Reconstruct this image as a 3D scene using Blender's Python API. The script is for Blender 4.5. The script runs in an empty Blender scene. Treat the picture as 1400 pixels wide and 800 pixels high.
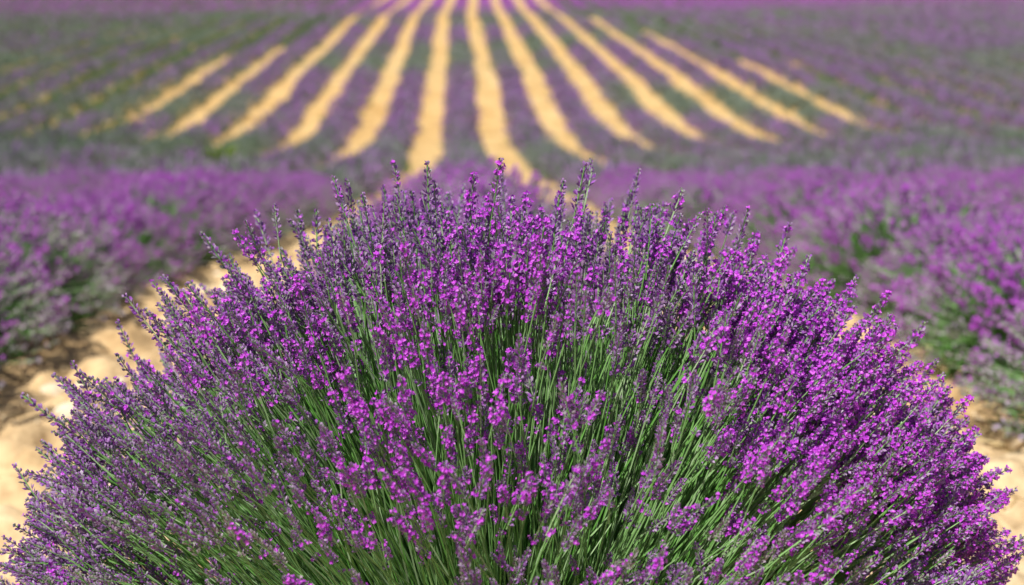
import bpy, math
import numpy as np
from mathutils import Vector, Matrix

R = math.radians
scene = bpy.context.scene
COL = scene.collection

# ------------------------------------------------------------------ camera, world, sun, exposure
CAM = np.array([0.0, 0.0, 1.0])
PITCH, YAW = 12.4, 1.95
cam_data = bpy.data.cameras.new("camera")
cam = bpy.data.objects.new("camera", cam_data)
COL.objects.link(cam)
cam.location = CAM
cam.rotation_euler = (R(90 - PITCH), 0, R(-YAW))
cam_data.sensor_width = 36.0
cam_data.lens = 36.0 * 2000 / 1400
cam_data.clip_start = 0.05
cam_data.clip_end = 2000
cam_data.dof.use_dof = True
cam_data.dof.focus_distance = 1.66
cam_data.dof.aperture_fstop = 3.9
scene.camera = cam

SUN_EL, SUN_AZ = 56.0, -142.0          # azimuth clockwise from +Y (the view direction); from the left, a little behind
world = bpy.data.worlds.new("World")
scene.world = world
world.use_nodes = True
wn = world.node_tree
bg = wn.nodes["Background"]
sky = wn.nodes.new("ShaderNodeTexSky")
sky.sky_type = 'NISHITA'
sky.sun_disc = False
sky.sun_elevation = R(SUN_EL)
sky.sun_rotation = R(SUN_AZ)
wn.links.new(sky.outputs[0], bg.inputs[0])
bg.inputs[1].default_value = 0.06
sun_data = bpy.data.lights.new("sun", 'SUN')
sun_data.energy = 5.0
sun_data.angle = R(0.5)
sun_data.color = (1.0, 0.97, 0.92)
sun = bpy.data.objects.new("sun", sun_data)
COL.objects.link(sun)
sd = Vector((math.cos(R(SUN_EL)) * math.sin(R(SUN_AZ)), math.cos(R(SUN_EL)) * math.cos(R(SUN_AZ)), math.sin(R(SUN_EL))))
sun.rotation_euler = sd.to_track_quat('Z', 'Y').to_euler()
sun.location = sd * 30

vs = scene.view_settings
vs.view_transform = 'Standard'
vs.look = 'None'
vs.exposure = 0.45
vs.gamma = 1.0
vs.use_curve_mapping = False
scene.render.engine = 'CYCLES'
cy = scene.cycles
cy.use_denoising = True
cy.max_bounces = 6
cy.diffuse_bounces = 3
cy.glossy_bounces = 2
cy.transmission_bounces = 3
cy.transparent_max_bounces = 4
cy.sample_clamp_indirect = 6.0

# ------------------------------------------------------------------ materials
def new_mat(name):
    m = bpy.data.materials.new(name)
    m.use_nodes = True
    m.node_tree.nodes.clear()
    return m, m.node_tree.nodes, m.node_tree.links

def ramp(nodes, stops):
    r = nodes.new("ShaderNodeValToRGB")
    e = r.color_ramp.elements
    while len(e) > 1:
        e.remove(e[-1])
    e[0].position = stops[0][0]; e[0].color = (*stops[0][1], 1)
    for p, c in stops[1:]:
        x = e.new(p); x.color = (*c, 1)
    return r

def plant_mat(name, stops, trans=0.25, rough=0.55, spec=0.3, patch=None, crest=None):
    """colour varied per leaf / floret, part of the light passing through; patch = (scale, colour, lo, hi): patches of another colour"""
    m, N, L = new_mat(name)
    geo = N.new("ShaderNodeNewGeometry")
    r = ramp(N, stops)
    L.new(geo.outputs["Random Per Island"], r.inputs[0])
    col = r.outputs[0]
    if patch:
        tc = N.new("ShaderNodeNewGeometry")
        nz = N.new("ShaderNodeTexNoise")
        nz.inputs["Scale"].default_value = patch[0]
        nz.inputs["Detail"].default_value = 2
        L.new(tc.outputs["Position"], nz.inputs["Vector"])
        mr = N.new("ShaderNodeMapRange")
        mr.inputs[1].default_value = patch[2]; mr.inputs[2].default_value = patch[3]
        L.new(nz.outputs[0], mr.inputs[0])
        mx = N.new("ShaderNodeMix"); mx.data_type = 'RGBA'
        L.new(mr.outputs[0], mx.inputs[0])
        L.new(col, mx.inputs[6])
        mx.inputs[7].default_value = (*patch[1], 1)
        col = mx.outputs[2]
    if crest:                                   # the block of plants on the crest is in fuller bloom
        ps = N.new("ShaderNodeNewGeometry"); sx = N.new("ShaderNodeSeparateXYZ")
        L.new(ps.outputs["Position"], sx.inputs[0])
        ad = N.new("ShaderNodeMath"); ad.operation = 'MULTIPLY_ADD'; ad.inputs[1].default_value = -0.28
        L.new(sx.outputs[0], ad.inputs[0]); L.new(sx.outputs[1], ad.inputs[2])
        mr2 = N.new("ShaderNodeMapRange"); mr2.inputs[1].default_value = crest[1]; mr2.inputs[2].default_value = crest[2]
        L.new(ad.outputs[0], mr2.inputs[0])
        mx2 = N.new("ShaderNodeMix"); mx2.data_type = 'RGBA'
        L.new(mr2.outputs[0], mx2.inputs[0]); L.new(col, mx2.inputs[6]); mx2.inputs[7].default_value = (*crest[0], 1)
        col = mx2.outputs[2]
    p = N.new("ShaderNodeBsdfPrincipled")
    p.inputs["Roughness"].default_value = rough
    p.inputs["Specular IOR Level"].default_value = spec
    L.new(col, p.inputs["Base Color"])
    t = N.new("ShaderNodeBsdfTranslucent")
    L.new(col, t.inputs[0])
    mix = N.new("ShaderNodeMixShader")
    mix.inputs[0].default_value = trans
    L.new(p.outputs[0], mix.inputs[1]); L.new(t.outputs[0], mix.inputs[2])
    out = N.new("ShaderNodeOutputMaterial")
    L.new(mix.outputs[0], out.inputs[0])
    return m

M_STEM = plant_mat("stem_green", [(0, (0.085, 0.26, 0.035)), (0.5, (0.18, 0.38, 0.10)), (1, (0.36, 0.49, 0.27))], 0.15, 0.5, 0.35)
M_LEAF = plant_mat("leaf_green", [(0, (0.04, 0.11, 0.02)), (0.6, (0.075, 0.18, 0.035)), (1, (0.16, 0.26, 0.09))], 0.25, 0.55, 0.3)
M_CALYX = plant_mat("calyx_mauve", [(0, (0.15, 0.18, 0.12)), (0.13, (0.34, 0.31, 0.35)), (0.35, (0.38, 0.22, 0.44)), (0.7, (0.27, 0.075, 0.39)), (0.9, (0.34, 0.11, 0.46)), (1, (0.48, 0.40, 0.50))], 0.2, 0.6, 0.25)
M_CALYX_DRY = plant_mat("calyx_faded", [(0, (0.20, 0.22, 0.14)), (0.4, (0.35, 0.30, 0.31)), (0.75, (0.37, 0.26, 0.38)), (1, (0.44, 0.37, 0.44))], 0.2, 0.65, 0.25)
M_PETAL = plant_mat("petal_violet", [(0, (0.36, 0.03, 0.50)), (0.4, (0.53, 0.055, 0.63)), (0.8, (0.65, 0.10, 0.73)), (1, (0.72, 0.24, 0.79))], 0.35, 0.5, 0.25)
M_STRAW = plant_mat("straw_dry", [(0, (0.42, 0.30, 0.13)), (1, (0.66, 0.54, 0.32))], 0.15, 0.7, 0.2)
M_WEED = plant_mat("weed_green", [(0, (0.12, 0.23, 0.03)), (1, (0.27, 0.38, 0.07))], 0.3, 0.55, 0.3)
M_GRASS = plant_mat("strip_grass", [(0, (0.06, 0.13, 0.05)), (0.6, (0.10, 0.18, 0.06)), (1, (0.18, 0.23, 0.09))], 0.25, 0.6, 0.2)
M_FARLEAF = plant_mat("row_leaf", [(0, (0.08, 0.14, 0.065)), (0.6, (0.14, 0.20, 0.12)), (1, (0.23, 0.27, 0.21))], 0.2, 0.6, 0.25)
M_FARBLOOM = plant_mat("row_bloom", [(0, (0.21, 0.19, 0.24)), (0.45, (0.27, 0.155, 0.33)), (1, (0.37, 0.155, 0.46))], 0.2, 0.6, 0.2,
                       patch=(0.11, (0.20, 0.24, 0.19), 0.46, 0.62), crest=((0.44, 0.12, 0.54), 96, 112))

def soil_mat():
    m, N, L = new_mat("sandy_soil")
    g = N.new("ShaderNodeNewGeometry")
    n1 = N.new("ShaderNodeTexNoise"); n1.inputs["Scale"].default_value = 1.3; n1.inputs["Detail"].default_value = 6
    n2 = N.new("ShaderNodeTexNoise"); n2.inputs["Scale"].default_value = 15; n2.inputs["Detail"].default_value = 8; n2.inputs["Roughness"].default_value = 0.65
    n3 = N.new("ShaderNodeTexNoise"); n3.inputs["Scale"].default_value = 0.06; n3.inputs["Detail"].default_value = 2
    for n in (n1, n2, n3):
        L.new(g.outputs["Position"], n.inputs["Vector"])
    r1 = ramp(N, [(0.3, (0.46, 0.32, 0.165)), (0.5, (0.60, 0.45, 0.27)), (0.7, (0.70, 0.58, 0.40))])
    L.new(n1.outputs[0], r1.inputs[0])
    r2 = ramp(N, [(0.34, (0.50, 0.45, 0.40)), (0.56, (1.0, 1.0, 1.0))])  # fine mottling; the dark end also paints in shading for the rough ground
    L.new(n2.outputs[0], r2.inputs[0])
    mx = N.new("ShaderNodeMix"); mx.data_type = 'RGBA'; mx.blend_type = 'MULTIPLY'; mx.inputs[0].default_value = 0.8
    L.new(r1.outputs[0], mx.inputs[6]); L.new(r2.outputs[0], mx.inputs[7])
    r3 = ramp(N, [(0.35, (1.0, 0.92, 0.78)), (0.65, (1.0, 1.0, 1.0))])
    L.new(n3.outputs[0], r3.inputs[0])
    mx2 = N.new("ShaderNodeMix"); mx2.data_type = 'RGBA'; mx2.blend_type = 'MULTIPLY'; mx2.inputs[0].default_value = 0.8
    L.new(mx.outputs[2], mx2.inputs[6]); L.new(r3.outputs[0], mx2.inputs[7])
    sx = N.new("ShaderNodeSeparateXYZ"); L.new(g.outputs["Position"], sx.inputs[0])
    mr = N.new("ShaderNodeMapRange"); mr.inputs[1].default_value = 4; mr.inputs[2].default_value = 22
    L.new(sx.outputs[1], mr.inputs[0])
    mx3 = N.new("ShaderNodeMix"); mx3.data_type = 'RGBA'; mx3.blend_type = 'MULTIPLY'
    L.new(mr.outputs[0], mx3.inputs[0]); L.new(mx2.outputs[2], mx3.inputs[6]); mx3.inputs[7].default_value = (1.0, 0.90, 0.66, 1)   # the soil turns to ochre in the dip
    mx2 = mx3
    bp = N.new("ShaderNodeBump"); bp.inputs["Strength"].default_value = 0.6; bp.inputs["Distance"].default_value = 0.02
    L.new(n2.outputs[0], bp.inputs["Height"])
    p = N.new("ShaderNodeBsdfPrincipled"); p.inputs["Roughness"].default_value = 0.9; p.inputs["Specular IOR Level"].default_value = 0.15
    L.new(mx2.outputs[2], p.inputs["Base Color"]); L.new(bp.outputs[0], p.inputs["Normal"])
    o = N.new("ShaderNodeOutputMaterial"); L.new(p.outputs[0], o.inputs[0])
    return m
M_SOIL = soil_mat()

def stone_mat():
    m, N, L = new_mat("limestone")
    oi = N.new("ShaderNodeObjectInfo"); g = N.new("ShaderNodeNewGeometry")
    n = N.new("ShaderNodeTexNoise"); n.inputs["Scale"].default_value = 40; n.inputs["Detail"].default_value = 6
    L.new(g.outputs["Position"], n.inputs["Vector"])
    a = N.new("ShaderNodeMath"); a.operation = 'MULTIPLY_ADD'; a.inputs[1].default_value = 0.5; a.inputs[2].default_value = 0.0
    L.new(oi.outputs["Random"], a.inputs[0])
    b = N.new("ShaderNodeMath"); b.operation = 'ADD'; L.new(a.outputs[0], b.inputs[0]); L.new(n.outputs[0], b.inputs[1])
    r = ramp(N, [(0.3, (0.45, 0.33, 0.18)), (0.65, (0.58, 0.45, 0.28)), (0.95, (0.66, 0.56, 0.42))])
    L.new(b.outputs[0], r.inputs[0])
    bp = N.new("ShaderNodeBump"); bp.inputs["Strength"].default_value = 0.5; bp.inputs["Distance"].default_value = 0.004
    L.new(n.outputs[0], bp.inputs["Height"])
    p = N.new("ShaderNodeBsdfPrincipled"); p.inputs["Roughness"].default_value = 0.85; p.inputs["Specular IOR Level"].default_value = 0.2
    L.new(r.outputs[0], p.inputs["Base Color"]); L.new(bp.outputs[0], p.inputs["Normal"])
    o = N.new("ShaderNodeOutputMaterial"); L.new(p.outputs[0], o.inputs[0])
    return m
M_STONE = stone_mat()

# ------------------------------------------------------------------ helpers
class Geo:
    """collects triangles as numpy arrays"""
    def __init__(self):
        self.v, self.t, self.m, self.n = [], [], [], 0
    def add(self, v, t, m):
        v = np.asarray(v, float).reshape(-1, 3); t = np.asarray(t, int).reshape(-1, 3)
        self.v.append(v); self.t.append(t + self.n)
        self.m.append(np.full(len(t), m) if np.isscalar(m) else np.asarray(m))
        self.n += len(v)
    def arrays(self):
        return np.concatenate(self.v), np.concatenate(self.t), np.concatenate(self.m)

def mesh_from(name, v, t, mi, mats, smooth=False):
    me = bpy.data.meshes.new(name)
    me.vertices.add(len(v)); me.vertices.foreach_set("co", np.ascontiguousarray(v, dtype=np.float32).ravel())
    me.loops.add(len(t) * 3); me.loops.foreach_set("vertex_index", np.ascontiguousarray(t, dtype=np.int32).ravel())
    me.polygons.add(len(t))
    me.polygons.foreach_set("loop_start", np.arange(0, len(t) * 3, 3, dtype=np.int32))
    me.polygons.foreach_set("loop_total", np.full(len(t), 3, dtype=np.int32))
    for m in mats:
        me.materials.append(m)
    me.polygons.foreach_set("material_index", np.ascontiguousarray(mi, dtype=np.int32))
    me.polygons.foreach_set("use_smooth", np.full(len(t), smooth, dtype=bool))
    me.update(calc_edges=True)
    me.validate()
    return me

def link(name, data, parent=None, loc=None, **props):
    o = bpy.data.objects.new(name, data)
    COL.objects.link(o)
    if parent is not None:
        o.parent = parent
    if loc is not None:
        o.location = loc
    for k, v in props.items():
        o[k] = v
    return o

def frame(d):
    d = np.asarray(d, float); d = d / np.linalg.norm(d)
    a = np.array([0, 0, 1.0]) if abs(d[2]) < 0.95 else np.array([1.0, 0, 0])
    u = np.cross(a, d); u /= np.linalg.norm(u)
    return u, np.cross(d, u), d

def vnoise(x, y, seed=0):
    """value noise, smooth, 0..1"""
    x = np.asarray(x, float); y = np.asarray(y, float)
    xi = np.floor(x).astype(np.int64); yi = np.floor(y).astype(np.int64)
    fx = x - xi; fy = y - yi
    fx = fx * fx * (3 - 2 * fx); fy = fy * fy * (3 - 2 * fy)
    def h(i, j):
        n = (i * 374761393 + j * 668265263 + seed * 974634757) & 0x7fffffff
        n = ((n ^ (n >> 13)) * 1274126177) & 0x7fffffff
        return ((n ^ (n >> 16)) & 0xffff) / 65535.0
    a = h(xi, yi) * (1 - fx) + h(xi + 1, yi) * fx
    b = h(xi, yi + 1) * (1 - fx) + h(xi + 1, yi + 1) * fx
    return a * (1 - fy) + b * fy

# ------------------------------------------------------------------ terrain
S = 0.9                       # metres per profile unit; the rows stand 1.8 m apart
PITCH_ROW = 2.04 * S
# distance from the viewer's feet -> height below the lens (near crest, dip, far slope with a bench, far crest)
PD = np.array([-54, 0, 1.8, 3.15, 4.7, 7.75, 11.1, 14.4, 20.0, 30.2, 38, 43.7, 54.4, 57.9, 68.8, 91, 108, 112, 135, 200, 360, 630])
PZ = np.array([0.2, -1.01, -1.08, -1.15, -1.24, -1.53, -1.95, -2.40, -3.05, -4.08, -4.62, -4.72, -4.25, -4.05, -3.68, -3.02, -2.92, -2.85, -2.1, -1.1, -2.2, -6]) + CAM[2]
_py = np.linspace(-50, 620, 6701)
_pz = np.interp(_py, PD, PZ)
def _smooth(a, w):
    k = np.hanning(2 * w + 1); k /= k.sum()
    return np.convolve(np.pad(a, w, mode='edge'), k, mode='valid')
_pz1 = _smooth(_pz, 15); _pz2 = _smooth(_pz, 40)
_w = np.clip((_py - 8) / 12, 0, 1)
_pz = _pz1 * (1 - _w) + _pz2 * _w

def ground_z(x, y):
    x = np.asarray(x, float); y = np.asarray(y, float)
    z = np.interp(y, _py, _pz)
    far = np.clip((np.abs(y) - 25) / 40, 0, 1)
    z = z + far * 0.3 * (vnoise(x / 23 + 7, y / 31, 3) - 0.5)
    return z

def row_x(k, y):
    y = np.asarray(y, float)
    return k * PITCH_ROW + 0.07 * np.sin(y / 9.0 + 0.3 * k) * np.clip(y / 30, 0, 1) + 0.18 * np.sin(y / 23.0 + 1.0) * np.clip((y - 12) / 30, 0, 1)

def grid_axis(lo, dense0, dense1, hi, step, grow):
    a = list(np.arange(dense0, dense1, step))
    s, p = step, a[-1]
    while p < hi:
        s *= grow; p += s; a.append(p)
    s, p = step, dense0
    pre = []
    while p > lo:
        s *= grow; p -= s; pre.append(p)
    return np.array(pre[::-1] + a)

def build_ground():
    xs = grid_axis(-300, -3.2, 3.2, 300, 0.03, 1.09)
    ys = grid_axis(-40, 1.6, 8.0, 520, 0.03, 1.035)
    X, Y = np.meshgrid(xs, ys)
    Z = ground_z(X, Y)
    nearw = np.exp(-np.maximum(Y - 6, 0) / 8) * np.exp(-np.maximum(np.abs(X) - 3, 0) / 4)
    rough = 0.045 * (vnoise(X * 3.1, Y * 3.1, 11) - 0.5) + 0.045 * (vnoise(X * 8, Y * 8, 12) - 0.5) + 0.022 * (vnoise(X * 21, Y * 21, 13) - 0.5)
    clod = np.clip(vnoise(X * 13 + 3, Y * 13, 14) - 0.58, 0, 1) * 0.18
    Z = Z + nearw * (rough + clod)
    ny, nx = X.shape
    idx = np.arange(nx * ny).reshape(ny, nx)
    a, b, c, d = idx[:-1, :-1].ravel(), idx[:-1, 1:].ravel(), idx[1:, 1:].ravel(), idx[1:, :-1].ravel()
    t = np.concatenate([np.stack([a, b, c], 1), np.stack([a, c, d], 1)])
    me = mesh_from("ground", np.stack([X.ravel(), Y.ravel(), Z.ravel()], 1), t, np.zeros(len(t)), [M_SOIL], True)
    link("ground", me, kind="structure")
build_ground()

# ------------------------------------------------------------------ lavender flower heads
TETRA = np.array([[0, 2, 1], [0, 1, 3], [1, 2, 3], [0, 3, 2]])
def spindle(g, b, d, l, r, m, rot):
    u, w, d = frame(d)
    c, s_ = math.cos(rot), math.sin(rot)
    side = c * u + s_ * w; up = -s_ * u + c * w
    g.add([b, b + d * l, b + d * l * 0.58 + side * r * 1.25 + up * r * 0.5, b + d * l * 0.62 - side * r * 1.25 + up * r * 0.5], TETRA, m)

def corolla(g, p, d, size, m, rng, petals=5):
    u, w, d = frame(d)
    a0 = rng.uniform(0, 6.28)
    for k in range(petals):
        a = a0 + k * 6.2832 / petals + rng.uniform(-0.2, 0.2)
        o = math.cos(a) * u + math.sin(a) * w
        s = -math.sin(a) * u + math.cos(a) * w
        L = size * rng.uniform(0.75, 1.15)
        out = o * 0.85 + d * rng.uniform(0.1, 0.7)
        tip = p + out * L
        m1 = p + out * L * 0.6 + s * L * 0.38; m2 = p + out * L * 0.6 - s * L * 0.38
        g.add([p, m1, tip, m2], [[0, 1, 2], [0, 2, 3]], m)

M_ROWCALYX = plant_mat("row_calyx", [(0, (0.17, 0.18, 0.15)), (0.25, (0.34, 0.26, 0.36)), (0.55, (0.40, 0.14, 0.45)), (1, (0.48, 0.16, 0.54))], 0.2, 0.6, 0.25)
# material slots of every flower mesh: 0 stem, 1 calyx, 2 petal, 3 faded calyx
FLOWER_MATS = [M_STEM, M_CALYX, M_PETAL, M_CALYX_DRY]
def head_geo(rng, length, bloom, faded=False, lod=0):
    """a flower head along +Z from 0 to length"""
    g = Geo()
    cm = 3 if faded else 1
    if lod == 0:
        nw = max(4, int(round(length / 0.0088)))
        zs = np.linspace(0.012, length - 0.004, nw)
        if rng.random() < 0.55:                     # one whorl stands off below the head
            zs[0] = -rng.uniform(0.004, 0.016)
        per, cl, cr, ps = 8, 0.0074, 0.0015, 0.0040
    else:
        nw = 5
        zs = np.linspace(0.006, length - 0.006, nw)
        per, cl, cr, ps = 3, 0.016, 0.0038, 0.0082
    for i, z in enumerate(zs):
        f = i / (nw - 1)
        w = 0.55 + 0.6 * math.sin(math.pi * min(1, 0.25 + 0.68 * f)) if lod == 0 else 1.0
        if f > 0.9: w *= 0.75
        n = max(3, int(round(per * (0.75 + 0.35 * w) + rng.uniform(-1, 1)))) if lod == 0 else per
        a0 = rng.uniform(0, 6.28)
        spread = (1.05 - 0.5 * f) if lod == 0 else 0.8 - 0.4 * f
        wb = bloom * (rng.random() < 0.7) * 1.5
        for k in range(n):
            a = a0 + k * 6.2832 / n + rng.uniform(-0.35, 0.35)
            e = spread + rng.uniform(-0.28, 0.28)
            d = np.array([math.sin(e) * math.cos(a), math.sin(e) * math.sin(a), math.cos(e)])
            b = np.array([0.0015 * math.cos(a), 0.0015 * math.sin(a), z + rng.uniform(-0.002, 0.002)])
            l = cl * w * rng.uniform(0.8, 1.2)
            spindle(g, b, d, l, cr * rng.uniform(0.8, 1.25), cm, rng.uniform(0, 2))
            if rng.random() < wb:
                corolla(g, b + d * l * 0.92, d, ps * rng.uniform(0.75, 1.15), 2, rng, 5 if lod == 0 else 3)
    # axis inside the head
    r = 0.0010 if lod == 0 else 0.002
    v = []
    for z in (-0.018, length * 0.98):
        v += [(r * math.cos(k * 2.0944), r * math.sin(k * 2.0944), z) for k in range(3)]
    t = []
    for k in range(3):
        j = (k + 1) % 3
        t += [[k, j, 3 + j], [k, 3 + j, 3 + k]]
    g.add(v, t, 0)
    return g.arrays()

def stem_geo(pts, r0, r1):
    """three-sided tube through pts"""
    pts = np.asarray(pts); n = len(pts)
    u, w, _ = frame(pts[-1] - pts[0])
    ang = np.arange(3) * 2.0944
    rad = np.linspace(r0, r1, n)
    v = (pts[:, None, :] + rad[:, None, None] * (np.cos(ang)[None, :, None] * u + np.sin(ang)[None, :, None] * w)).reshape(-1, 3)
    t = []
    for i in range(n - 1):
        for k in range(3):
            j = (k + 1) % 3
            a, b, c, d = 3 * i + k, 3 * i + j, 3 * i + 3 + j, 3 * i + 3 + k
            t += [[a, b, c], [a, c, d]]
    return v, np.array(t)

def leaves_geo(rng, base, dirs, length, width):
    """narrow folded leaves, vectorised: two triangles each"""
    n = len(base)
    d = dirs / np.linalg.norm(dirs, axis=1)[:, None]
    s = np.cross(d, rng.normal(size=(n, 3))); s /= np.linalg.norm(s, axis=1)[:, None]
    nrm = np.cross(s, d)
    L = length[:, None]; W = width[:, None]
    m = base + d * L * 0.55
    v = np.stack([base, m + s * W + nrm * W * 0.4, base + d * L - nrm * L * 0.08, m - s * W + nrm * W * 0.4], 1).reshape(-1, 3)
    i = np.arange(n)[:, None] * 4
    t = np.concatenate([i + np.array([[0, 1, 2]]), i + np.array([[0, 2, 3]])])
    return v, t

def shoots_geo(rng, n, rad, hgt, per, ll, lw, low=0.02):
    """leafy shoots of the cushion at the foot of a bush"""
    th = np.arccos(rng.uniform(0.12, 1.0, n)); ph = rng.uniform(0, 2 * math.pi, n)
    k = rng.uniform(0.72, 1.06, n)
    tip = np.stack([rad * np.sin(th) * np.cos(ph), rad * np.sin(th) * np.sin(ph), hgt * np.cos(th)], 1) * k[:, None]
    foot = tip * np.array([0.45, 0.45, 0.25]); foot[:, 2] = np.maximum(foot[:, 2], low)
    f = rng.uniform(0.1, 1.0, (n, per))[:, :, None]
    base = (foot[:, None, :] * (1 - f) + tip[:, None, :] * f).reshape(-1, 3)
    ax = np.repeat(tip - foot, per, 0); ax /= np.linalg.norm(ax, axis=1)[:, None] + 1e-6
    dirs = ax + rng.normal(size=base.shape) * 0.55 + np.array([0, 0, 0.25])
    return leaves_geo(rng, base, dirs, rng.uniform(0.6, 1.2, len(base)) * ll, rng.uniform(0.7, 1.3, len(base)) * lw)

def stalk_line(rng, RL, H, th, ph, k, cush, n=5, near=1.0, z0=0.10):
    """centre line of one stalk, from the cushion to the foot of the flower head, and its end direction"""
    tip = np.array([RL * math.sin(th) * math.cos(ph), RL * math.sin(th) * math.sin(ph), (H - z0) * math.cos(th)]) * k
    if tip[1] < 0: tip[1] *= near
    tip[2] += z0
    th = min(th, 1.45)
    tb = th * rng.uniform(0.75, 1.0); pb = ph + rng.normal() * 0.25
    base = np.array([cush[0] * math.sin(tb) * math.cos(pb), cush[0] * math.sin(tb) * math.sin(pb), cush[1] * math.cos(tb)]) * rng.uniform(0.35, 0.8)
    base[2] = max(base[2], 0.03)
    s = np.linspace(0, 1, n)[:, None]
    line = base * (1 - s) + tip * s
    sag = rng.normal(size=3) * 0.019 + np.array([0, 0, rng.uniform(0.0, 0.035) * math.sin(th)])
    line = line + np.sin(s * math.pi) * sag
    d = line[-1] - line[-2] + rng.normal(size=3) * 0.015
    d[2] += 0.012 * math.sin(th)
    return line, d / np.linalg.norm(d)

def rot_to(d, spin):
    u, w, d = frame(d)
    c, s = math.cos(spin), math.sin(spin)
    return np.stack([c * u + s * w, -s * u + c * w, d], 1)      # columns

# ------------------------------------------------------------------ the lavender bush in front
def front_bush():
    rng = np.random.default_rng(7)
    bx, by = 0.056, 1.73
    bz = float(ground_z(bx, by))
    root = link("lavender_bush", None, loc=(bx, by, bz),
                label="big sharp lavender bush with fanned violet flower stalks standing alone on the sand",
                category="lavender bush", group="lavender bushes standing on the sandy soil")
    RL, H, cush = 0.577, 0.765, (0.29, 0.35)
    # head shapes: bloom steps x variants
    blooms = [0.01, 0.09, 0.25, 0.44]
    heads = {}
    for bi, bl in enumerate(blooms):
        for v in range(10):
            L = rng.uniform(0.032, 0.082)
            heads[(bi, v)] = (L, head_geo(rng, L, bl), None)
    for v in range(4):
        L = rng.uniform(0.035, 0.06)
        heads[('dry', v)] = (L, head_geo(rng, L, 0.01, True), None)
    stalks = []
    N = 4000
    tries = 0
    while len(stalks) < N and tries < 40000:
        tries += 1
        ct = rng.uniform(0.03, 1.0); th = math.acos(ct); ph = rng.uniform(0, 2 * math.pi)
        if rng.random() < 0.35: ph = -math.pi / 2 + rng.uniform(-1.5, 1.5)
        k = 1.0 - abs(rng.normal()) * 0.085
        if rng.random() < 0.13: k = rng.uniform(1.0, 1.0 + 0.10 * max(0.3, ct))
        if rng.random() < 0.14: k *= rng.uniform(0.75, 0.95)
        front = -math.sin(ph) * math.sin(th)           # toward -Y, the open side of the bush
        # thinner belt on the near side below the crown, where the stalks lie bare
        z = (0.27 + 0.50 * ct * k) / 0.77
        clump = float(vnoise(np.array(ph * 3.2 + 11), np.array(th * 5.0), 31))
        if front > 0.05 and 0.74 < z < 0.90 and abs(math.cos(ph)) < 0.75 and rng.random() < 0.66: continue
        if front > 0.10 and clump > 0.60 and rng.random() < 0.75: continue
        if front > 0.72 and rng.random() < 0.35: continue
        if front > 0.42 and z < 0.70 and abs(math.cos(ph)) < 0.8 and rng.random() < 0.22: continue
        if ct > 0.5 and front < 0.1 and rng.random() < 0.34: continue
        line, d = stalk_line(rng, RL, H, th, ph, k, cush, 5, 0.74, 0.27)
        # bloom differs over the bush
        x = line[-1][0]
        f = vnoise(np.array(line[-1][0] * 7 + 20), np.array((line[-1][2] + line[-1][1] * 0.5) * 7 + 3), 5)
        bl = 0.33 + 0.62 * x + 1.05 * (float(f) - 0.5) + rng.normal() * 0.25
        low = front > 0.45 and z < 0.66
        if low: bl -= 0.22
        if low and rng.random() < 0.16:
            key = ('dry', int(rng.integers(4)))
        else:
            bi = int(np.clip(np.searchsorted([0.16, 0.36, 0.62], bl), 0, 3))
            key = (bi, int(rng.integers(10)))
        stalks.append((line, d, key, rng.uniform(0.72, 1.08) * (1 - 0.17 * max(0.0, front)), rng.uniform(0, 6.28)))
    # the 300 that show largest: in view, on the near or upper side, nearest to the viewer
    cp = CAM - np.array([bx, by, bz])
    score = []
    cy_, sy_ = math.cos(R(YAW)), math.sin(R(YAW))
    for line, d, key, sc, sp in stalks:
        p = line[-1] - cp
        fw = np.array([sy_ * math.cos(R(PITCH)), cy_ * math.cos(R(PITCH)), -math.sin(R(PITCH))])
        rt = np.array([cy_, -sy_, 0]); up = np.cross(rt, fw)
        D = p @ fw; u = 700 + 2000 * (p @ rt) / D; v = 400 - 2000 * (p @ up) / D
        inside = 20 < u < 1380 and 215 < v < 785
        outer = np.linalg.norm((line[-1] - [0, 0, 0.27]) / np.array([RL, RL, 0.53]))
        score.append((0 if inside else 10) + D - 0.8 * outer)
    order = np.argsort(score)
    part = set(order[:300].tolist())
    hm = {}
    stuff = Geo()
    for i, (line, d, key, sc, sp) in enumerate(stalks):
        L, (hv, ht, hmi), _ = heads[key]
        Rm = rot_to(d, sp) * np.array([0.86, 0.86, 1.08])      # slim heads
        if i in part:
            b = line[0]
            sv, st = stem_geo(line - b, 0.0014, 0.0010)
            so = link("flower_stalk", mesh_from("flower_stalk", sv, st, np.zeros(len(st)), [M_STEM], True), root, Vector(b))
            if key not in hm:
                hm[key] = mesh_from("flower_head", hv, ht, hmi, FLOWER_MATS)
            ho = link("flower_head", hm[key], so)
            M4 = Matrix([[*(Rm[r] * sc), (line[-1] - b)[r]] for r in range(3)] + [[0, 0, 0, 1]])
            ho.matrix_local = M4
        else:
            sv, st = stem_geo(line, 0.0014, 0.0010)
            stuff.add(sv, st, 0)
            stuff.add((hv * sc) @ Rm.T + line[-1], ht, hmi)
    link("flower_stalks", mesh_from("flower_stalks", *stuff.arrays(), FLOWER_MATS), root, kind="stuff")
    lv, lt = shoots_geo(rng, 900, 0.40, 0.43, 22, 0.040, 0.0024)
    link("foliage", mesh_from("foliage", lv, lt, np.zeros(len(lt)), [M_LEAF]), root, kind="stuff")
    # bare green stalks between the flowering ones
    bare = Geo()
    for q in range(500):
        th = math.acos(rng.uniform(0.15, 1)); ph = rng.uniform(0, 6.283)
        line, d = stalk_line(rng, RL, H, th, ph, rng.uniform(0.45, 0.85), cush, 5, 0.74, 0.2)
        sv, st = stem_geo(line, 0.0015, 0.0006); bare.add(sv, st, 0)
    link("bare_stalks", mesh_from("bare_stalks", *bare.arrays(), [M_STEM]), root, kind="stuff")
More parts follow.
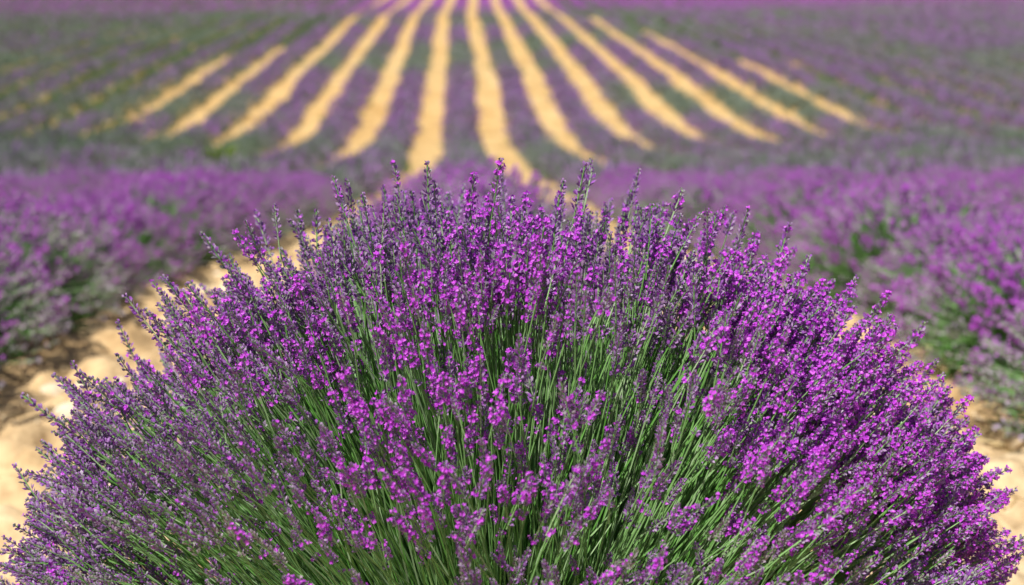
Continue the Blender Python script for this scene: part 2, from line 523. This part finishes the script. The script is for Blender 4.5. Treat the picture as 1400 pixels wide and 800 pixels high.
    # two broken dry stalks low on the near side
    for (x, y, z), d in (((-0.045, -0.42, 0.40), (-0.25, -0.1, 1)), ((0.09, -0.43, 0.39), (0.12, -0.1, 1))):
        d = np.array(d) / np.linalg.norm(d)
        a = np.array([x * 0.4, y * 0.3, 0.1]); t0 = np.array([x, y, z])
        pts = np.array([a, a * 0.45 + t0 * 0.55, t0, t0 + d * 0.035])
        sv, st = stem_geo(pts - a, 0.0022, 0.0020)
        link("dry_stalk", mesh_from("dry_stalk", sv, st, np.zeros(len(st)), [M_STRAW], True), root, Vector(a), label="pale dry broken stalk")
    return root
front_bush()

# ------------------------------------------------------------------ bushes of the near rows
def bush_variant(seed, bloom):
    rng = np.random.default_rng(seed)
    RL, H, cush = 0.55, 0.52, (0.33, 0.30)
    heads = [head_geo(rng, 0.07, b, b < 0.1, 1) for b in (0.03, 0.3, 0.6, 0.95)]
    g = Geo()
    for i in range(760):
        th = math.acos(rng.uniform(0.02, 1.0)); ph = rng.uniform(0, 6.283)
        k = 1.0 - abs(rng.normal()) * 0.12
        line, d = stalk_line(rng, RL, H, th, ph, k, cush, 3)
        sv, st = stem_geo(line, 0.0026, 0.0018); g.add(sv, st, 0)
        f = float(vnoise(np.array(line[-1][0] * 4 + seed), np.array(line[-1][1] * 4 + line[-1][2] * 3), seed))
        b = bloom + 1.3 * (f - 0.5) + rng.normal() * 0.2 + 1.5 * (line[-1][2] / H - 0.70)
        hv, ht, hmi = heads[int(np.clip(np.searchsorted([0.15, 0.4, 0.7], b), 0, 3))]
        g.add(hv * rng.uniform(0.8, 1.2) @ rot_to(d, rng.uniform(0, 6.28)).T + line[-1], ht, hmi)
    fl = mesh_from("flower_stalks", *g.arrays(), [M_STEM, M_ROWCALYX, M_PETAL, M_CALYX_DRY])
    lv, lt = shoots_geo(rng, 520, 0.47, 0.40, 16, 0.06, 0.006)
    fo = mesh_from("foliage", lv, lt, np.zeros(len(lt)), [M_LEAF])
    return fl, fo
VARIANTS = [bush_variant(21, 0.55), bush_variant(22, 0.7), bush_variant(23, 0.6), bush_variant(24, 0.4), bush_variant(25, 0.75)]

NEAR_END = 17.0
def near_rows():
    rng = np.random.default_rng(3)
    for k in range(-5, 6):
        y = 2.85 if k == 0 else 2.2 + 0.3 * (k % 3) + abs(k) * 0.9
        n = 0
        while y < NEAR_END:
            x = float(row_x(k, y)) + rng.normal() * 0.04 - np.sign(k) * (abs(k) == 1) * 0.24 * math.sin(math.pi * min(1, max(0, (y - 4.8) / 12.5)))
            if abs(x) < 0.42 * y + 1.6:
                fl, fo = VARIANTS[int(rng.integers(5))]
                z = float(ground_z(x, y)) - 0.01
                if k == 0:
                    lab = "blurred lavender bush in the row running straight back behind the big sharp bush"
                elif k == -1:
                    lab = "blurred magenta lavender bush in the row left of the big bush across the sand strip"
                elif k == 1:
                    lab = "blurred lavender bush in the row right of the big bush across the sand strip"
                else:
                    lab = "blurred lavender bush in the outer rows beyond those flanking the big bush"
                if n == 0 and k in (-1, 0, 1):
                    lab = {-1: "foremost magenta lavender bush of the row across the sand left of the big bush", 0: "lavender bush standing directly behind the big sharp bush",
                           1: "foremost lavender bush of the row across the sand right of the big bush"}[k]
                n += 1
                root = link("lavender_bush", None, loc=(x, y, z), label=lab, category="lavender bush",
                            group=["row behind the big lavender bush", "row right of the big lavender bush", "outer near lavender rows", "row left of the big lavender bush"][{0: 0, 1: 1, -1: 3}.get(k, 2)])
                s = rng.uniform(0.88, 1.08) * (1 - 0.2 * min(1, max(0, (y - 4) / 6)))
                root.scale = (s, s, s * rng.uniform(0.92, 1.04))
                root.rotation_euler = (0, 0, rng.uniform(0, 6.28))
                link("flower_stalks", fl, root, kind="stuff")
                link("foliage", fo, root, kind="stuff")
            y += rng.uniform(0.66, 0.82)
near_rows()

# ------------------------------------------------------------------ the long rows on the slope beyond
def far_rows():
    rng = np.random.default_rng(5)
    for k in range(-44, 45):
        X = k * PITCH_ROW
        y0 = max(NEAR_END, (abs(X) - 4) / 0.47)
        y1 = 175.0
        if y0 > y1 - 10: continue
        ys = [y0 + rng.uniform(0, 0.5)]
        while ys[-1] < y1:
            ys.append(ys[-1] + rng.uniform(0.62, 0.86) * (1 + 0.35 * (ys[-1] > 90)))
        ys = np.array(ys)
        LV, LT, BV, BT = [], [], [], []
        nl = nb = 0
        for band, (a, b, cl, cb) in enumerate(((0, 41, 170, 115), (41, 75, 46, 80), (75, 400, 22, 38))):
            yy = ys[(ys >= a) & (ys < b)]
            # a missing or stunted plant here and there
            if len(yy) == 0: continue
            size = np.clip(rng.normal(1.0, 0.13, len(yy)), 0.65, 1.3) * (0.94 + 0.14 * vnoise(yy / 11, np.full(len(yy), k * 0.7), 8))
            wide = 1 + 0.42 * np.clip((-k - 4) / 4, 0, 1) * 0.3 + 0.3 * np.clip((k - 5) / 5, 0, 1)
            green = 0.9 * float(np.clip((-k - 2.5) / 4, 0, 1))
            size[rng.random(len(yy)) < 0.02] *= 0.55
            cx = row_x(k, yy) + rng.normal(0, 0.05, len(yy)); cz = ground_z(cx, yy)
            for cnt, isb in ((int(cl * (1 + 0.8 * green)), 0), (int(cb * (1 - 0.75 * green)), 1)):
                n = len(yy) * cnt
                ct = rng.uniform(0.0, 1.0, n); st = np.sqrt(1 - ct * ct); ph = rng.uniform(0, 6.283, n)
                if isb: ct = np.clip(ct * 0.85 + 0.15, 0, 1); st = np.sqrt(1 - ct * ct)
                if isb and green > 0: ct = np.clip(1 - (1 - ct) * (1 - 0.62 * green), 0, 1); st = np.sqrt(1 - ct * ct)
                sz = np.repeat(size, cnt)
                k_ = (rng.uniform(0.80, 1.0, n) if isb else rng.uniform(0.62, 0.9 + 0.13 * max(green, 0.8 * (band == 0)), n)) * sz
                d = np.stack([st * np.cos(ph), st * np.sin(ph), ct], 1)
                base = d * np.array([0.51 * wide, 0.58, 0.44 * (1 + 0.25 * green)]) * k_[:, None]
                base += np.stack([np.repeat(cx, cnt), np.repeat(yy, cnt), np.repeat(cz, cnt) + 0.02], 1)
                dd = d + np.array([0, 0, 0.35]) + rng.normal(size=d.shape) * 0.25
                f = [1.0, 1.45, 2.1][band]
                v, t = leaves_geo(rng, base - (dd * 0.09), dd, rng.uniform(0.14, 0.22, n) * f ** 0.4, rng.uniform(0.016, 0.028, n) * f)
                if isb:
                    BV.append(v); BT.append(t + nb); nb += len(v)
                else:
                    LV.append(v); LT.append(t + nl); nl += len(v)
        yc = float(ys[0]); zc = float(ground_z(row_x(k, yc), yc)); xc = float(row_x(k, yc))
        org = np.array([xc, yc, zc])
        ordn = ["", "first", "second", "third", "fourth", "fifth", "sixth", "seventh", "eighth", "ninth", "tenth"]
        if k == 0:
            lab = "long lavender row running up the far slope exactly in line with the big bush"
        elif -6 < k < 0:
            lab = "%s slope row on the green side of the row in line with the bush" % ordn[-k]
        elif 0 < k < 8:
            lab = "%s slope row on the mottled side of the row in line with the bush" % ordn[k]
        elif k < 0:
            lab = "overgrown green lavender row with a thin violet crest, hardly any sand showing beside it"
        else:
            lab = "mottled violet and grey green lavender row on the slope with its sand nearly closed over"
        root = link("lavender_row", None, loc=org, label=lab,
                    category="lavender row", group="lavender rows on the far slope")
        t = np.concatenate(LT)
        link("foliage", mesh_from("foliage", np.concatenate(LV) - org, t, np.zeros(len(t)), [M_FARLEAF]), root, kind="stuff")
        t = np.concatenate(BT)
        link("flower_heads", mesh_from("flower_heads", np.concatenate(BV) - org, t, np.zeros(len(t)), [M_FARBLOOM]), root, kind="stuff")
far_rows()

def strip_grass():
    """grass and weeds that have closed over the outer strips of sand"""
    rng = np.random.default_rng(12)
    V, T, nv = [], [], 0
    for k in range(-42, 43):
        kc = k + 0.5
        if kc < -6: side = -1
        elif kc > 7: side = 1
        elif kc in (-4.5, -5.5, 4.5, 5.5, 6.5): side = 0
        else: side = 2
        X = abs(kc) * PITCH_ROW
        y = max(18.0, (X - 4) / 0.47)
        ys = []
        while y < 150:
            ys.append(y); y += 0.008 * (1 if y < 45 else 1.8 if y < 75 else 3.2)
        ys = np.array(ys)
        if side == 2:                       # only a few weeds along the edges of the bare strips
            ys = ys[vnoise(ys / 0.55, np.full(len(ys), kc), 17) > 0.90]
        elif side == 0:                       # the middle of these strips is still bare
            lo, hi = {-4.5: (36, 74), -5.5: (45, 68), 4.5: (20, 96), 5.5: (38, 80), 6.5: (42, 62)}[kc]
            edge = 6 * (vnoise(ys / 3, np.full(len(ys), kc), 4) - 0.5)
            ys = ys[((ys + edge < lo) | (ys + edge > hi))]
        else:
            keep = vnoise(ys / 2.2, np.full(len(ys), kc), 6) > (0.03 if side < 0 else 0.10)
            if kc in (-6.5, -7.5): keep &= vnoise(ys / 1.2, np.full(len(ys), kc), 9) > (0.34 if kc == -6.5 else 0.10)
            if kc == 7.5: keep &= vnoise(ys / 1.2, np.full(len(ys), kc), 9) > 0.35
            ys = ys[keep]
        n = len(ys)
        if n == 0: continue
        off = np.clip(rng.normal(0, 0.30, n), -0.6, 0.6)
        if side == 2: off = np.where(vnoise(ys / 5, np.full(len(ys), kc), 18) > 0.5, 0.42, -0.42) + off * 0.3
        x = row_x(k, ys) + PITCH_ROW / 2 + off
        yy = ys + rng.normal(0, 0.05, n)
        base = np.stack([x, yy, ground_z(x, yy) - 0.01], 1)
        d = rng.normal(size=(n, 3)) * 0.45 + np.array([0, 0, 1.0])
        f = np.where(ys < 45, 1, np.where(ys < 75, 1.4, 2.1))
        v, t = leaves_geo(rng, base, d, rng.uniform(0.12, 0.30, n) * f ** 0.3, rng.uniform(0.02, 0.04, n) * f)
        V.append(v); T.append(t + nv); nv += len(v)
    t = np.concatenate(T)
    link("grass", mesh_from("grass", np.concatenate(V), t, np.zeros(len(t)), [M_GRASS]), kind="stuff",
         label="low green grass and weeds covering the outer strips between the lavender rows", category="grass")
strip_grass()

# ------------------------------------------------------------------ stones, gravel, straw, weeds
def stone_mesh(seed):
    rng = np.random.default_rng(seed)
    import bmesh
    bm = bmesh.new()
    bmesh.ops.create_icosphere(bm, subdivisions=2, radius=1.0)
    off = rng.uniform(0, 50, 3)
    for v in bm.verts:
        c = np.array(v.co)
        n = vnoise(np.array(c[0] * 1.7 + off[0]), np.array(c[1] * 1.7 + c[2] * 1.3 + off[1]), seed)
        v.co = Vector(c * (0.75 + 0.5 * float(n)))
    me = bpy.data.meshes.new("stone"); bm.to_mesh(me); bm.free()
    me.materials.append(M_STONE)
    return me

def stones():
    rng = np.random.default_rng(9)
    meshes = [stone_mesh(40 + i) for i in range(6)]
    n = 0
    while n < 170:
        side = -1 if rng.random() < 0.5 else 1
        y = rng.uniform(2.2, 7.5)
        x = side * rng.uniform(0.55, 1.45)
        if math.hypot(x - 0.075, y - 1.72) < 0.5: continue
        r = 0.012 + 0.034 * rng.random() ** 2
        o = link("stone", meshes[n % 6], loc=(x, y, float(ground_z(x, y)) + r * 0.25),
                 label="small pale limestone lying on the sandy strip beside the lavender", category="stone", group="stones on the sand strips")
        o.scale = (r * rng.uniform(0.9, 1.4), r * rng.uniform(0.8, 1.2), r * rng.uniform(0.55, 0.85))
        o.rotation_euler = (rng.uniform(-0.3, 0.3), rng.uniform(-0.3, 0.3), rng.uniform(0, 6.28))
        n += 1
    # gravel too small to count
    g = Geo()
    oct_v = np.array([[1, 0, 0], [-1, 0, 0], [0, 1, 0], [0, -1, 0], [0, 0, 1], [0, 0, -1]], float)
    oct_t = [[0, 2, 4], [2, 1, 4], [1, 3, 4], [3, 0, 4], [2, 0, 5], [1, 2, 5], [3, 1, 5], [0, 3, 5]]
    for i in range(5000):
        y = 1.9 + 9 * rng.random() ** 1.5; x = rng.choice([-1, 1]) * rng.uniform(0.3, 1.6)
        r = rng.uniform(0.003, 0.011)
        v = oct_v * r * rng.uniform(0.6, 1.3, (6, 3))
        a = rng.uniform(0, 6.28); c, s = math.cos(a), math.sin(a)
        v = v @ np.array([[c, s, 0], [-s, c, 0], [0, 0, 1]])
        g.add(v + np.array([x, y, float(ground_z(x, y)) + r * 0.3]), oct_t, 0)
    link("gravel", mesh_from("gravel", *g.arrays(), [M_STONE]), kind="stuff",
         label="fine pale gravel strewn over the sandy strips", category="gravel")
    # straw and plant litter along the feet of the rows
    n = 2600
    y = 2.0 + 9 * rng.random(n) ** 1.3
    x = rng.choice([-1.8, 0, 1.8], n, p=[0.4, 0.15, 0.45]) + rng.choice([-1, 1], n) * (0.36 + np.abs(rng.normal(0, 0.14, n)))
    base = np.stack([x, y, ground_z(x, y) + 0.012], 1)
    a = rng.uniform(0, 6.28, n)
    d = np.stack([np.cos(a), np.sin(a), rng.normal(0, 0.12, n)], 1)
    v, t = leaves_geo(rng, base, d, rng.uniform(0.04, 0.16, n), rng.uniform(0.0015, 0.004, n))
    link("straw_litter", mesh_from("straw_litter", v, t, np.zeros(len(t)), [M_STRAW]), kind="stuff",
         label="dry straw and plant litter along the feet of the lavender rows", category="straw")
stones()

def weed(x, y, r, h, label, seed):
    rng = np.random.default_rng(seed)
    z = float(ground_z(x, y))
    n = 130
    ph = rng.uniform(0, 6.28, n); rr = r * np.sqrt(rng.random(n))
    base = np.stack([rr * np.cos(ph) * 0.6, rr * np.sin(ph) * 0.6, rng.uniform(0, 0.5, n) * h], 1)
    d = np.stack([np.cos(ph) * 0.6, np.sin(ph) * 0.6, rng.uniform(0.5, 1.3, n)], 1) + rng.normal(size=(n, 3)) * 0.2
    v, t = leaves_geo(rng, base, d, rng.uniform(0.5, 1.0, n) * h, rng.uniform(0.02, 0.04, n))
    root = link("weed", None, loc=(x, y, z), label=label, category="weed", group="weeds among the lavender rows")
    link("leaves", mesh_from("leaves", v, t, np.zeros(len(t)), [M_WEED]), root, kind="stuff")
    g = Geo()
    for i in range(9):
        q = int(rng.integers(n))
        sv, st = stem_geo(np.array([[0, 0, 0], base[q] * 0.6 + [0, 0, h * 0.2], base[q] + d[q] / np.linalg.norm(d[q]) * h * 0.5]), 0.012, 0.005); g.add(sv, st, 0)
    link("stem", mesh_from("stem", *g.arrays(), [M_WEED]), root)
weed(-5.0, 30.0, 0.28, 0.52, "bright green weed growing at the foot of a lavender row in the dip", 61)
weed(15.3, 44.0, 0.35, 0.45, "yellow green weed clump in the lavender on the slope", 62)
